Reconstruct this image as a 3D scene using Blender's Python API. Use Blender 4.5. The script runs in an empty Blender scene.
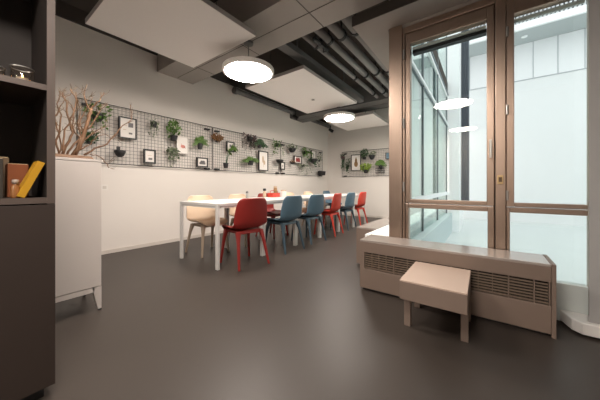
import bpy, math, random
from mathutils import Vector, Matrix
PI = math.pi
scn = bpy.context.scene
COL = scn.collection
random.seed(7)

# ------------------------------------------------------------------ materials
def mat(name, col, rough=0.6, metal=0.0, spec=0.5, noise=0.0, nscale=8.0, bump=0.0, emit=None, estr=0.0, stretch=None, trans=0.0):
    m = bpy.data.materials.new(name); m.use_nodes = True
    nt = m.node_tree; b = nt.nodes['Principled BSDF']
    b.inputs['Base Color'].default_value = (*col, 1); b.inputs['Roughness'].default_value = rough
    b.inputs['Metallic'].default_value = metal; b.inputs['Specular IOR Level'].default_value = spec
    if trans: b.inputs['Transmission Weight'].default_value = trans
    if emit: b.inputs['Emission Color'].default_value = (*emit, 1); b.inputs['Emission Strength'].default_value = estr
    if noise or bump:
        tc = nt.nodes.new('ShaderNodeTexCoord'); mp = nt.nodes.new('ShaderNodeMapping')
        if stretch: mp.inputs['Scale'].default_value = stretch
        nz = nt.nodes.new('ShaderNodeTexNoise'); nz.inputs['Scale'].default_value = nscale; nz.inputs['Detail'].default_value = 4
        nt.links.new(tc.outputs['Object'], mp.inputs['Vector']); nt.links.new(mp.outputs['Vector'], nz.inputs['Vector'])
        if noise:
            mx = nt.nodes.new('ShaderNodeMix'); mx.data_type = 'RGBA'
            mx.inputs[6].default_value = (*[max(0, c * (1 - noise)) for c in col], 1)
            mx.inputs[7].default_value = (*[min(1, c * (1 + noise)) for c in col], 1)
            nt.links.new(nz.outputs['Fac'], mx.inputs[0]); nt.links.new(mx.outputs[2], b.inputs['Base Color'])
        if bump:
            bp = nt.nodes.new('ShaderNodeBump'); bp.inputs['Strength'].default_value = bump; bp.inputs['Distance'].default_value = 0.01
            nt.links.new(nz.outputs['Fac'], bp.inputs['Height']); nt.links.new(bp.outputs['Normal'], b.inputs['Normal'])
    return m

def glass_mat(name, tint, ior=1.5, rough=0.0, refl=(1, 1, 1)):
    m = bpy.data.materials.new(name); m.use_nodes = True
    nt = m.node_tree; nt.nodes.clear()
    o = nt.nodes.new('ShaderNodeOutputMaterial'); mx = nt.nodes.new('ShaderNodeMixShader')
    t = nt.nodes.new('ShaderNodeBsdfTransparent'); g = nt.nodes.new('ShaderNodeBsdfGlossy'); f = nt.nodes.new('ShaderNodeLayerWeight'); pw = nt.nodes.new('ShaderNodeMath'); ma = nt.nodes.new('ShaderNodeMath')
    t.inputs['Color'].default_value = (*tint, 1); g.inputs['Roughness'].default_value = rough; g.inputs['Color'].default_value = (*refl, 1)
    f0 = ((ior-1)/(ior+1))**2
    f.inputs['Blend'].default_value = 0.5
    pw.operation = 'POWER'; pw.inputs[1].default_value = 5.0; ma.operation = 'MULTIPLY_ADD'; ma.inputs[1].default_value = 1-f0; ma.inputs[2].default_value = f0
    nt.links.new(f.outputs['Facing'], pw.inputs[0]); nt.links.new(pw.outputs[0], ma.inputs[0]); nt.links.new(ma.outputs[0], mx.inputs[0]); nt.links.new(t.outputs[0], mx.inputs[1]); nt.links.new(g.outputs[0], mx.inputs[2])
    nt.links.new(mx.outputs[0], o.inputs['Surface'])
    return m

M = {}
def dm(k, *a, **kw): M[k] = mat(k, *a, **kw)
dm('wall', (0.74, 0.69, 0.645), 0.85, spec=0.2, noise=0.02, nscale=3)
dm('ceiling', (0.075, 0.065, 0.058), 0.9, spec=0.1, noise=0.15, nscale=3)
dm('beam', (0.34, 0.31, 0.285), 0.6, spec=0.3, noise=0.06, nscale=4)
dm('darktrim', (0.05, 0.042, 0.036), 0.8, noise=0.05)
dm('duct', (0.12, 0.118, 0.115), 0.5, spec=0.4, noise=0.08, nscale=5)
dm('pipe', (0.21, 0.205, 0.20), 0.42, spec=0.5, noise=0.06, nscale=6)
dm('black', (0.012, 0.012, 0.013), 0.5)
dm('blackwire', (0.02, 0.019, 0.019), 0.45)
dm('floor', (0.040, 0.032, 0.027), 0.42, spec=0.4, noise=0.06, nscale=2.2)
dm('skirt', (0.60, 0.55, 0.50), 0.7)
dm('white', (0.80, 0.78, 0.75), 0.45)
dm('tablewhite', (0.72, 0.70, 0.675), 0.35)
dm('panel', (0.84, 0.80, 0.77), 0.9, spec=0.1, noise=0.02, nscale=40)
dm('paneledge', (0.40, 0.37, 0.35), 0.8)
dm('red', (0.27, 0.020, 0.016), 0.42, noise=0.05)
dm('orangered', (0.56, 0.050, 0.030), 0.42, noise=0.05)
dm('blue', (0.095, 0.165, 0.225), 0.45, noise=0.05)
dm('darkblue', (0.045, 0.078, 0.105), 0.45)
dm('beige', (0.76, 0.58, 0.42), 0.5, noise=0.05)
dm('beigeleg', (0.42, 0.33, 0.25), 0.5, noise=0.08)
dm('frame', (0.43, 0.325, 0.26), 0.36, metal=1.0, noise=0.05, nscale=10, bump=0.04, stretch=(8, 8, 0.4))
dm('framedark', (0.16, 0.12, 0.10), 0.4, metal=0.6)
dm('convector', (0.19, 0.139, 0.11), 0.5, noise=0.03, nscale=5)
dm('convtoplit', (0.36, 0.315, 0.285), 0.16, spec=1.0, noise=0.02)  # cover top toned lighter and cooler to strengthen the daylight on it
dm('slat', (0.21, 0.155, 0.115), 0.5)
dm('slatdark', (0.012, 0.009, 0.007), 0.8)
dm('benchlit', (0.50, 0.38, 0.31), 0.55, noise=0.03, nscale=6)  # stool top: light falling on it is put into the paler colour
dm('benchshaded', (0.19, 0.14, 0.112), 0.55, noise=0.03, nscale=6)  # stool sides and legs: same stool, their shade put into the colour
dm('bookcase', (0.036, 0.024, 0.019), 0.55, noise=0.08, nscale=5)
dm('bookcaseedge', (0.10, 0.074, 0.062), 0.5, noise=0.05)
dm('bookcaseinner', (0.018, 0.012, 0.009), 0.7, noise=0.08)
dm('cabinet', (0.56, 0.505, 0.47), 0.5, noise=0.015)
dm('wood', (0.15, 0.074, 0.033), 0.65, noise=0.35, nscale=30, stretch=(1, 1, 0.3))
dm('twig', (0.19, 0.115, 0.06), 0.75, noise=0.3, nscale=40)
dm('leaf', (0.10, 0.19, 0.038), 0.5, spec=0.4, noise=0.35, nscale=60)
dm('leafdark', (0.035, 0.09, 0.03), 0.5, noise=0.35, nscale=60)
dm('leaflime', (0.22, 0.33, 0.03), 0.5, noise=0.3, nscale=60)
dm('leafsilver', (0.20, 0.24, 0.15), 0.6, noise=0.3, nscale=60)
dm('leafpurple', (0.085, 0.04, 0.045), 0.6, noise=0.35, nscale=60)
dm('leafbrown', (0.22, 0.10, 0.03), 0.7, noise=0.35, nscale=60)
dm('pot', (0.016, 0.016, 0.017), 0.55)
dm('soil', (0.03, 0.02, 0.014), 0.9)
dm('paper', (0.76, 0.72, 0.68), 0.7)
dm('greyprint', (0.16, 0.15, 0.15), 0.7)
dm('pink', (0.62, 0.24, 0.20), 0.7)
dm('brownprint', (0.30, 0.17, 0.07), 0.7)
dm('tanprint', (0.55, 0.42, 0.30), 0.7)
dm('redprint', (0.28, 0.03, 0.03), 0.7)
dm('blueprint', (0.12, 0.22, 0.30), 0.6)
dm('orangebook', (0.20, 0.055, 0.014), 0.6, noise=0.08)
dm('darkbook', (0.035, 0.028, 0.022), 0.6)
dm('brownbook', (0.13, 0.08, 0.04), 0.6)
dm('yellow', (0.52, 0.27, 0.010), 0.5, noise=0.04)
dm('pages', (0.62, 0.48, 0.28), 0.8)
dm('wax', (0.75, 0.66, 0.52), 0.6)
dm('flame', (1, 0.6, 0.25), 0.5, emit=(1.0, 0.50, 0.18), estr=14)
dm('amber', (0.26, 0.11, 0.035), 0.2, spec=0.6)
dm('cap', (0.35, 0.28, 0.23), 0.4)
dm('steel', (0.50, 0.49, 0.47), 0.3, metal=0.8)
dm('tag', (0.62, 0.44, 0.22), 0.5)
dm('lampring', (0.80, 0.76, 0.72), 0.45)
dm('diffuser', (1, 0.95, 0.9), 0.5, emit=(1.0, 0.90, 0.81), estr=65.0)
dm('exwall', (0.80, 0.815, 0.815), 0.8, spec=0.1, noise=0.01, nscale=2)
dm('expanel', (0.86, 0.87, 0.88), 0.6, spec=0.2)
dm('exjoint', (0.42, 0.45, 0.47), 0.8)
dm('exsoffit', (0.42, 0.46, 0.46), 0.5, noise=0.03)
dm('exwhite', (0.92, 0.94, 0.94), 0.5)
dm('exrib', (0.55, 0.57, 0.58), 0.5)
dm('exribdark', (0.22, 0.23, 0.24), 0.6)
dm('exdark', (0.07, 0.085, 0.105), 0.5)
dm('exground', (0.68, 0.73, 0.72), 0.5, noise=0.05, nscale=1.5)
dm('exkerb', (0.50, 0.60, 0.61), 0.5)
dm('exmullion', (0.16, 0.19, 0.205), 0.5)
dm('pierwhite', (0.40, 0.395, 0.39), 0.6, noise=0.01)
dm('plinth', (0.80, 0.78, 0.75), 0.4)
dm('spandrel', (0.62, 0.66, 0.64), 0.4)
dm('shade', (0.80, 0.76, 0.72), 0.6)
def added_sheet_mat():  # translucent pale sheet, added to lighten the facade glass
    m = bpy.data.materials.new('addedsheet'); m.use_nodes = True; nt = m.node_tree; nt.nodes.clear()
    o = nt.nodes.new('ShaderNodeOutputMaterial'); mx = nt.nodes.new('ShaderNodeMixShader'); d = nt.nodes.new('ShaderNodeBsdfDiffuse'); t = nt.nodes.new('ShaderNodeBsdfTranslucent')
    d.inputs[0].default_value = (0.78, 0.84, 0.81, 1); t.inputs[0].default_value = (0.96, 0.97, 0.96, 1); mx.inputs[0].default_value = 0.65
    nt.links.new(d.outputs[0], mx.inputs[1]); nt.links.new(t.outputs[0], mx.inputs[2]); nt.links.new(mx.outputs[0], o.inputs[0]); return m
M['addedsheet'] = added_sheet_mat()
M['glass'] = glass_mat('glass', (0.95, 0.97, 0.96), 1.5)
M['facadeglass'] = glass_mat('facadeglass', (0.82, 0.90, 0.88), 2.1, refl=(0.93, 0.97, 0.96))
M['clearglass'] = glass_mat('clearglass', (0.97, 0.95, 0.92), 1.6, 0.03)

# ------------------------------------------------------------------ mesh builder
class MB:
    def __init__(s): s.v = []; s.f = []
    def add(s, vs, fs):
        o = len(s.v); s.v += [tuple(v) for v in vs]; s.f += [tuple(i + o for i in f) for f in fs]; return s
    def box(s, x0, x1, y0, y1, z0, z1):
        return s.add([(x0,y0,z0),(x1,y0,z0),(x1,y1,z0),(x0,y1,z0),(x0,y0,z1),(x1,y0,z1),(x1,y1,z1),(x0,y1,z1)],
                     [(0,3,2,1),(4,5,6,7),(0,1,5,4),(1,2,6,5),(2,3,7,6),(3,0,4,7)])
    def hexa(s, b, t):          # 4 bottom + 4 top corners
        return s.add(list(b) + list(t), [(0,3,2,1),(4,5,6,7),(0,1,5,4),(1,2,6,5),(2,3,7,6),(3,0,4,7)])
    def tube(s, pts, rad, n=6, cap=True):
        pts = [Vector(p) for p in pts]; k = len(pts)
        if not hasattr(rad, '__len__'): rad = [rad] * k
        rings = []; up = None
        for i, p in enumerate(pts):
            d = (pts[min(i+1, k-1)] - pts[max(i-1, 0)]).normalized()
            if up is None:
                up = Vector((0,0,1)) if abs(d.z) < 0.9 else Vector((1,0,0))
            a = d.cross(up).normalized(); b = a.cross(d).normalized(); up = b
            rings.append([p + (a*math.cos(2*PI*j/n) + b*math.sin(2*PI*j/n))*rad[i] for j in range(n)])
        vs = [v for r in rings for v in r]
        fs = [(i*n+j, i*n+(j+1)%n, (i+1)*n+(j+1)%n, (i+1)*n+j) for i in range(k-1) for j in range(n)]
        if cap: fs += [tuple(range(n-1, -1, -1)), tuple((k-1)*n+j for j in range(n))]
        return s.add(vs, fs)
    def lathe(s, prof, c=(0,0,0), n=24, closed=False):
        vs = []; fs = []; k = len(prof)
        for (r, z) in prof:
            for j in range(n):
                a = 2*PI*j/n; vs.append((c[0]+r*math.cos(a), c[1]+r*math.sin(a), c[2]+z))
        for i in range(k-1 if not closed else k):
            i2 = (i+1) % k
            for j in range(n): fs.append((i*n+j, i*n+(j+1)%n, i2*n+(j+1)%n, i2*n+j))
        if not closed:
            if prof[0][0] > 1e-4: fs.append(tuple(range(n-1, -1, -1)))
            if prof[-1][0] > 1e-4: fs.append(tuple((k-1)*n+j for j in range(n)))
        return s.add(vs, fs)
    def poly(s, pts): return s.add(pts, [tuple(range(len(pts)))])
    def leaf(s, p, d, l, w, n=None):
        p = Vector(p); d = Vector(d).normalized()
        q = Vector((random.gauss(0,1), random.gauss(0,1), random.gauss(0,1))) if n is None else Vector(n)
        a = d.cross(q)
        if a.length < 1e-3: a = d.orthogonal()
        a.normalize(); b = a.cross(d).normalized()
        return s.add([p, p+d*l*0.45+a*w*0.5+b*w*0.12, p+d*l, p+d*l*0.45-a*w*0.5+b*w*0.12, p+d*l*0.5], [(0,1,4),(1,2,4),(2,3,4),(3,0,4)])
    def build(s, name, m, parent=None, world=False, smooth=False, bevel=0.0, shift=None):
        me = bpy.data.meshes.new(name)
        off = Vector((0,0,0))
        if shift is not None: off = Vector(shift)
        elif world and parent is not None:
            off = Vector(parent.location)
            if parent.parent: off = off + Vector(parent.parent.location)
        me.from_pydata([tuple(Vector(v) - off) for v in s.v], [], s.f)
        me.validate(); me.update()
        me.materials.append(M[m])
        if smooth:
            for p in me.polygons: p.use_smooth = True
        o = bpy.data.objects.new(name, me); COL.objects.link(o)
        if parent is not None: o.parent = parent
        if bevel:
            bv = o.modifiers.new('bevel', 'BEVEL'); bv.width = bevel; bv.segments = 2; bv.limit_method = 'ANGLE'; bv.angle_limit = math.radians(50)
        return o

def tag(o, label, cat, group=None):
    o['label'] = label; o['category'] = cat
    if group: o['group'] = group
    return o
def thing(name, label, cat, loc=(0,0,0), rz=0.0, group=None):
    o = bpy.data.objects.new(name, None); COL.objects.link(o); o.empty_display_size = 0.05
    o.location = loc; o.rotation_euler = (0, 0, rz)
    return tag(o, label, cat, group)
def struct(o):
    o['kind'] = 'structure'; return o
def sthing(name, loc=(0,0,0)):
    o = bpy.data.objects.new(name, None); COL.objects.link(o); o.location = loc; o.empty_display_size = 0.05
    return struct(o)
def kids(o): return [c for c in bpy.data.objects if c.parent == o]
def dup(root, loc, rz=0.0, label=None):
    r = root.copy(); COL.objects.link(r); r.location = loc; r.rotation_euler = (0, 0, rz)
    if label: r['label'] = label
    for ch in kids(root):
        c = ch.copy(); COL.objects.link(c); c.parent = r
        for g in kids(ch):
            d = g.copy(); COL.objects.link(d); d.parent = c
    return r
B = lambda *a: MB().box(*a)

# ------------------------------------------------------------------ camera
H = 0.95
yaw = math.atan2(183, 250)
cam_d = bpy.data.cameras.new('camera'); cam = bpy.data.objects.new('camera', cam_d); COL.objects.link(cam)
cam.location = (0, 0, H); cam.rotation_euler = (PI/2, 0, yaw)
cam_d.sensor_width = 36; cam_d.lens = 15.0; cam_d.shift_y = -14/600; cam_d.clip_start = 0.02
scn.camera = cam
XW = -4.26; YF = 7.43; CEIL = 3.25

# ------------------------------------------------------------------ room shell
def lslab(z0, z1):
    P = [(XW-0.2, -3.2), (2.6, -3.2), (2.6, 2.75), (-0.69, 2.75), (-0.69, YF+0.2), (XW-0.2, YF+0.2)]
    mb = MB(); mb.add([(x, y, z0) for x, y in P] + [(x, y, z1) for x, y in P], [(5,4,3,0), (3,2,1,0), (6,9,10,11), (6,7,8,9)] + [(i, (i+1) % 6, (i+1) % 6+6, i+6) for i in range(6)])
    return mb
struct(lslab(-0.15, 0).build('floor', 'floor'))
struct(lslab(CEIL, CEIL+0.2).build('ceiling', 'ceiling'))
struct(B(XW-0.2, XW, -3.2, YF+0.2, 0, CEIL).build('wall_left', 'wall'))
struct(B(XW, -0.72, YF, YF+0.2, 0, CEIL).build('wall_back', 'wall'))
struct(B(XW, 2.6, -3.2, -3.0, 0, CEIL).build('wall_front', 'wall'))
struct(B(2.4, 2.6, -3.0, 2.8, 0, CEIL).build('wall_right', 'wall'))
struct(MB().hexa([(0.545, 2.37, 0), (2.4, 2.37, 0), (2.4, 2.75, 0), (0.640, 2.75, 0)], [(0.545, 2.37, CEIL), (2.4, 2.37, CEIL), (2.4, 2.75, CEIL), (0.640, 2.75, CEIL)]).build('wall_pier', 'pierwhite'))
struct(MB().box(-0.75, 0.575, 2.505, 2.75, 2.455, CEIL).build('wall_lintel', 'beam'))
struct(B(XW, XW+0.015, 0, YF, 0, 0.05).build('baseboard_left', 'skirt'))
struct(B(XW+0.015, -0.75, YF-0.015, YF, 0, 0.05).build('baseboard_back', 'skirt'))
# thick white plinth wrapped round the pier
pl = MB()
pts = [(0.575, 2.495), (0.432, 2.495), (0.466, 2.36), (0.505, 2.32), (2.4, 2.32), (2.4, 2.369), (0.5445, 2.369)]
pl.add([(x, y, 0.012) for x, y in pts] + [(x, y, 0.088) for x, y in pts],
       [tuple(range(6, -1, -1)), tuple(range(7, 14))] + [(i, (i+1) % 7, (i+1) % 7+7, i+7) for i in range(7)])
struct(pl.build('baseboard_pier', 'plinth', bevel=0.008))
# dark strip along the top of the long wall, under the ceiling
struct(B(XW, XW+0.03, -3.0, YF, 3.06, CEIL).build('trim_1', 'darktrim'))
# concrete beams crossing the ceiling
def beam(y0, y1, bm='beam'):
    o = struct(B(XW, 0.6 if y0 < 2.4 else -0.76, y0, y1, 2.80, CEIL).build('ceiling_beam', bm))
    j = MB()
    for k in range(4):
        x = -3.6 + k*1.05
        if x < -0.8 or y0 < 2.4: j.box(x, x+0.006, y0+0.01, y1-0.01, 2.797, 2.8)
    j.box(XW+0.05, -0.8, (y0+y1)/2, (y0+y1)/2+0.006, 2.797, 2.8)
    j.build('beam_joint', 'darktrim', o)
    return o
beam(1.90, 2.515); beam(5.35, 5.95, 'duct')
# dropped slab above the window
s = struct(B(-1.02, 0.545, 2.25, 2.505, 2.49, 2.58).build('soffit', 'beam'))
B(-1.02, -0.76, 2.505, 4.2, 2.49, 2.58).build('soffit_return', 'beam', s)
B(-1.02, 0.545, 2.242, 2.25, 2.487, 2.585).build('fascia', 'darktrim', s)

# ------------------------------------------------------------------ pipes and ducts on the ceiling
def clampring(y, x, z, r, par):
    m = MB(); m.lathe([(r+0.004, -0.02), (r+0.016, -0.02), (r+0.016, 0.02), (r+0.004, 0.02)], n=14, closed=True)
    m.v = [(vx + x, vz + y, vy + z) for (vx, vy, vz) in m.v]
    m.box(x-0.008, x+0.008, y-0.008, y+0.008, z+r, CEIL - 0.001)
    return m.build('clamp', 'black', par, world=True)
def pipe(x, z, r, y0, y1, label, m='pipe'):
    t = thing('ceiling_pipe', label, 'pipe', (x, y0, z), group='pipes under the ceiling')
    mb = MB().tube([(x, y0, z), (x, y1, z)], r, 14); mb.build('pipe_body', m, t, world=True, smooth=True)
    for y in (y0 + 0.35, y0+1.6, y1 - 0.25): clampring(y, x, z, r, t)
    return t
pipe(-1.83, 2.86, 0.035, 2.52, 5.3, 'thin grey ceiling pipe nearest to the square white panels')
v = pipe(-1.63, 2.86, 0.045, 2.52, 5.3, 'grey ceiling pipe second from the white panels, with black fittings at its near end')
pipe(-1.45, 2.865, 0.055, 2.52, 5.3, 'grey ceiling pipe third from the white panels')
pipe(-1.25, 2.87, 0.065, 2.52, 5.3, 'thick grey ceiling pipe nearest to the window column')
MB().tube([(-1.70, 2.62, 2.79), (-1.70, 2.95, 2.79)], 0.028, 10).build('valve', 'black', v, world=True)
MB().box(-1.735, -1.665, 2.76, 2.80, 2.76, 2.86).build('flange', 'black', v, world=True)
MB().tube([(-1.70, 2.85, 2.79), (-1.70, 2.85, 2.72), (-1.66, 2.85, 2.72)], 0.010, 8).build('lever', 'black', v, world=True)
d = MB(); n = 10
dp = [(-2.25, 2.52), (-2.10, 2.52)] + [(-2.10 - 0.10*(1-math.cos(a)), 5.20 + 0.13*math.sin(a)) for a in [i*PI/2/8 for i in range(9)]] + [(-2.25, 5.33)]
d.add([(x, y, 2.82) for x, y in dp] + [(x, y, 2.90) for x, y in dp],
      [tuple(range(len(dp)-1, -1, -1)), tuple(range(len(dp), 2*len(dp)))] + [(i, (i+1) % len(dp), (i+1) % len(dp)+len(dp), i+len(dp)) for i in range(len(dp))])
for y in (2.9, 4.4): d.box(-2.185, -2.17, y, y+0.015, 2.90, CEIL-0.001)
tag(d.build('ventilation_duct', 'duct'), 'flat dark grey duct with rounded end along the edge of the middle white ceiling panel', 'duct')
wp = MB().tube([(-4.12, 3.37, 2.92), (-4.12, 7.30, 2.92)], 0.055, 12)
wp.lathe([(0.075, -0.03), (0.075, 0.03)], n=14)
wv = wp.v[-28:]; wp.v[-28:] = [(x-4.12, z+3.37, y+2.92) for x, y, z in wv]
tag(wp.build('wall_pipe', 'duct', smooth=False), 'dark pipe running high along the long white wall beneath the ceiling', 'pipe')
for k in range(2):
    y = 5.25 + k*1.9
    t = thing('wall_spotlight', ['small black spotlight under the wall pipe beside the middle ceiling panel', 'small black spotlight high on the long wall by the room corner'][k], 'spotlight', (-4.0, y, 2.86), group='spotlights along the wall pipe')
    MB().tube([(-4.0, y, 2.92), (-4.0, y, 2.78)], 0.012, 8).build('stem', 'black', t, world=True)
    MB().tube([(-4.05, y-0.02, 2.80), (-3.93, y+0.03, 2.72)], [0.04, 0.05], 12).build('lamp_head', 'black', t, world=True)
# white sensor box on the beam
tag(B(-1.19, -1.10, 1.95, 2.05, 2.765, 2.797).build('ceiling_sensor', 'white', bevel=0.006), 'small white sensor box fixed under the grey ceiling beam', 'sensor')

# ------------------------------------------------------------------ white acoustic panels and disc lamps
def ceiling_panel(x0, x1, y0, y1, z, label):
    t = thing('acoustic_panel', label, 'ceiling panel', ((x0+x1)/2, (y0+y1)/2, z), group='white panels hung under the ceiling')
    B(x0+0.003, x1-0.003, y0+0.003, y1-0.003, z, z+0.03).build('panel_face', 'panel', t, world=True)
    f = MB(); f.box(x0, x0+0.012, y0, y1, z+0.004, z+0.05); f.box(x1-0.012, x1, y0, y1, z+0.004, z+0.05)
    f.box(x0+0.012, x1-0.012, y0, y0+0.012, z+0.004, z+0.05); f.box(x0+0.012, x1-0.012, y1-0.012, y1, z+0.004, z+0.05)
    f.build('edge_frame', 'paneledge', t, world=True)
    for (a, b) in ((x0+0.3, y0+0.3), (x1-0.3, y0+0.3), (x0+0.3, y1-0.3), (x1-0.3, y1-0.3)):
        top = 2.80 if (1.90 < b < 2.515 or 5.35 < b < 5.95) else CEIL
        MB().tube([(a, b, z+0.03), (a, b, top)], 0.004, 6).build('hanger', 'black', t, world=True)
    return t
PZ = 2.60
ceiling_panel(-3.265, -2.02, 0.76, 1.94, PZ, 'nearest square white ceiling panel, cut by the top of the picture')
p2 = ceiling_panel(-3.24, -2.03, 2.86, 4.70, PZ, 'middle long white ceiling panel between the two glowing disc lamps')
MB().lathe([(0.0, -0.012), (0.03, -0.012), (0.03, 0.0)], (-2.62, 4.0, PZ), 12).build('smoke_sensor', 'paneledge', p2, world=True)
ceiling_panel(-3.27, -2.03, 5.60, 6.88, PZ, 'farthest white ceiling panel, behind the far disc lamp')

def disc_lamp(loc, top, label):
    t = thing('disc_lamp', label, 'ceiling light', loc, group='round glowing disc lamps')
    R_ = 0.325
    MB().lathe([(R_-0.012, 0.0), (R_, 0.004), (R_, 0.05), (R_-0.02, 0.058), (0.0, 0.058)], n=48).build('housing', 'lampring', t)
    MB().lathe([(0.0, -0.006), (R_*0.8, -0.005), (R_-0.015, 0.002), (R_-0.015, 0.01)], n=48).build('diffuser', 'diffuser', t)
    MB().tube([(0, 0, 0.058), (0, 0, top - loc[2])], 0.006, 8).build('rod', 'duct', t)
    MB().lathe([(0.06, top-loc[2]-0.03), (0.06, top-loc[2])], n=16).build('ceiling_mount', 'duct', t)
    return t
LZ = 2.40
disc_lamp((-2.43, 2.20, LZ), 2.797, 'large glowing disc lamp hanging from the beam above the near end of the table')
disc_lamp((-2.44, 4.73, LZ-0.03), PZ, 'smaller looking glowing disc lamp further back, before the farthest ceiling panel')
disc_lamp((-0.43, -0.10, LZ), CEIL, 'disc lamp overhead near the window, seen only as a reflection in the glass')
disc_lamp((-0.42, -2.55, LZ), CEIL, 'disc lamp at the rear, seen only as the lower reflection in the glass')
disc_lamp((-1.32, 5.65, LZ), 2.797, 'added fill lamp at the far end, hidden behind the window column')  # unseen lamp added to brighten the far wall and table end
disc_lamp((-1.75, 0.61, LZ+0.1), CEIL, 'added fill lamp overhead in front of the dark bookcase, out of view')  # unseen lamp added to brighten the cabinet and the left side

# ------------------------------------------------------------------ windows
WY = 2.50
w1 = sthing('window_1', (-0.3, WY, 0.0))
def fr(par, name, m, *boxes, bevel=0.004):
    mb = MB()
    for b in boxes: mb.box(*b)
    return mb.build(name, m, par, world=True, bevel=bevel)
fr(w1, 'corner_post', 'frame', (-0.745, -0.622, WY-0.005, WY+0.16, 0.0, 2.49))
fr(w1, 'outer_frame', 'frame', (-0.618, -0.598, WY, WY+0.10, 0.0, 2.455), (-0.598, 0.075, WY, WY+0.10, 2.395, 2.455), (-0.598, 0.075, WY, WY+0.10, 0.0, 0.10))
sa = fr(w1, 'sash', 'frame', (-0.595, -0.552, WY+0.008, WY+0.075, 0.79, 2.39), (0.024, 0.072, WY+0.008, WY+0.075, 0.79, 2.39), (-0.552, 0.024, WY+0.008, WY+0.075, 2.29, 2.39), (-0.552, 0.024, WY+0.008, WY+0.075, 0.79, 0.826))
fr(w1, 'lower_frame', 'frame', (-0.595, -0.566, WY+0.008, WY+0.075, 0.10, 0.785), (0.03, 0.072, WY+0.008, WY+0.075, 0.10, 0.785), (-0.566, 0.03, WY+0.008, WY+0.075, 0.745, 0.785), (-0.566, 0.03, WY+0.008, WY+0.075, 0.10, 0.265))
B(-0.552, 0.024, WY+0.040, WY+0.046, 0.826, 2.29).build('upper_pane', 'glass', w1, world=True)
B(-0.566, 0.03, WY+0.040, WY+0.046, 0.265, 0.745).build('lower_pane', 'glass', w1, world=True)
B(-0.552, 0.024, WY+0.10, WY+0.16, 2.232, 2.262).build('blind_box', 'black', w1, world=True)
B(-0.548, 0.020, WY+0.085, WY+0.10, 2.262, 2.285).build('blind_rail', 'spandrel', w1, world=True)
B(0.066, 0.150, WY+0.09, WY+0.13, 0.0, 2.455).build('mullion_light_stop', 'framedark', w1, world=True)  # backing bar added to stop bright light leaking beside the post
B(-0.625, -0.59, WY+0.09, WY+0.13, 0.0, 2.455).build('jamb_light_stop', 'framedark', w1, world=True)  # bar added behind the jamb gap against the same light leak
h = MB().box(0.040, 0.056, WY-0.006, WY+0.008, 1.18, 1.32); h.box(0.043, 0.053, WY-0.035, WY-0.006, 1.285, 1.297); h.box(0.041, 0.055, WY-0.045, WY-0.035, 1.17, 1.30)
h.build('window_handle', 'steel', w1, world=True, bevel=0.002)
for z in (0.90, 1.50, 2.15):
    MB().tube([(-0.606, WY-0.008, z), (-0.606, WY-0.008, z+0.09)], 0.009, 8).build('hinge', 'steel', w1, world=True)
w2 = sthing('window_2', (0.35, WY, 0.0))
fr(w2, 'centre_post', 'frame', (0.078, 0.142, WY-0.004, WY+0.12, 0.0, 2.455))
fr(w2, 'outer_frame', 'frame', (0.142, 0.545, WY, WY+0.10, 2.385, 2.455), (0.585, 0.61, WY+0.05, WY+0.10, 0.0, 2.455))
fr(w2, 'sash', 'frame', (0.145, 0.193, WY+0.008, WY+0.075, 0.79, 2.385), (0.193, 0.572, WY+0.008, WY+0.075, 2.268, 2.385), (0.193, 0.572, WY+0.008, WY+0.075, 0.79, 0.822))
fr(w2, 'lower_frame', 'frame', (0.145, 0.168, WY+0.008, WY+0.075, 0.265, 0.785), (0.168, 0.572, WY+0.008, WY+0.075, 0.747, 0.785))
B(0.145, 0.574, WY+0.006, WY+0.08, 0.0, 0.265).build('spandrel_panel', 'spandrel', w2, world=True, bevel=0.003)
B(0.193, 0.588, WY+0.040, WY+0.046, 0.822, 2.268).build('upper_pane', 'glass', w2, world=True)
B(0.168, 0.588, WY+0.040, WY+0.046, 0.265, 0.747).build('lower_pane', 'glass', w2, world=True)
B(0.193, 0.575, WY+0.085, WY+0.10, 2.235, 2.262).build('blind_rail', 'spandrel', w2, world=True)
for z in (0.84, 1.50, 2.10):
    MB().tube([(0.150, WY-0.006, z), (0.150, WY-0.006, z+0.075)], 0.008, 8).build('hinge', 'steel', w2, world=True)
tg = thing('alarm_sensor', 'small yellowish box sensor on the metal post between the two windows', 'sensor', (0.108, WY-0.004, 0.965))
MB().box(0.090, 0.126, WY-0.024, WY-0.004, 0.965, 1.035).build('sensor_body', 'tag', tg, world=True, bevel=0.003)
MB().box(0.098, 0.118, WY-0.027, WY-0.024, 0.982, 1.018).build('sensor_plate', 'brownbook', tg, world=True)

# ------------------------------------------------------------------ convector covers under the windows
c = thing('convector_cover', 'long beige metal convector cover with slotted grille under the window, stool in front', 'radiator cover', (-0.28, 2.33, 0))
x0, x1, y0, y1 = -0.918, 0.345, 2.19, 2.475
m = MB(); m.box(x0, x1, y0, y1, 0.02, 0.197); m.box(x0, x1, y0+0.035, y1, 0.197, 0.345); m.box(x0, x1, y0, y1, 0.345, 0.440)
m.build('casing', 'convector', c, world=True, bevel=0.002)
B(x0, x1, y0, y1, 0.441, 0.459).build('top_board', 'convtoplit', c, world=True, bevel=0.003)
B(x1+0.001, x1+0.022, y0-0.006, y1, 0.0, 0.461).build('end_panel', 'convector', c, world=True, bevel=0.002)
B(x0+0.02, x1-0.01, y0+0.03, y1-0.03, 0.0, 0.02).build('shadow_gap_base', 'black', c, world=True)  # black base standing in for the shadow gap under the cover
gm = [(x0+0.022, -0.52), (-0.505, -0.16), (-0.145, 0.136), (0.150, x1-0.045)]
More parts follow.
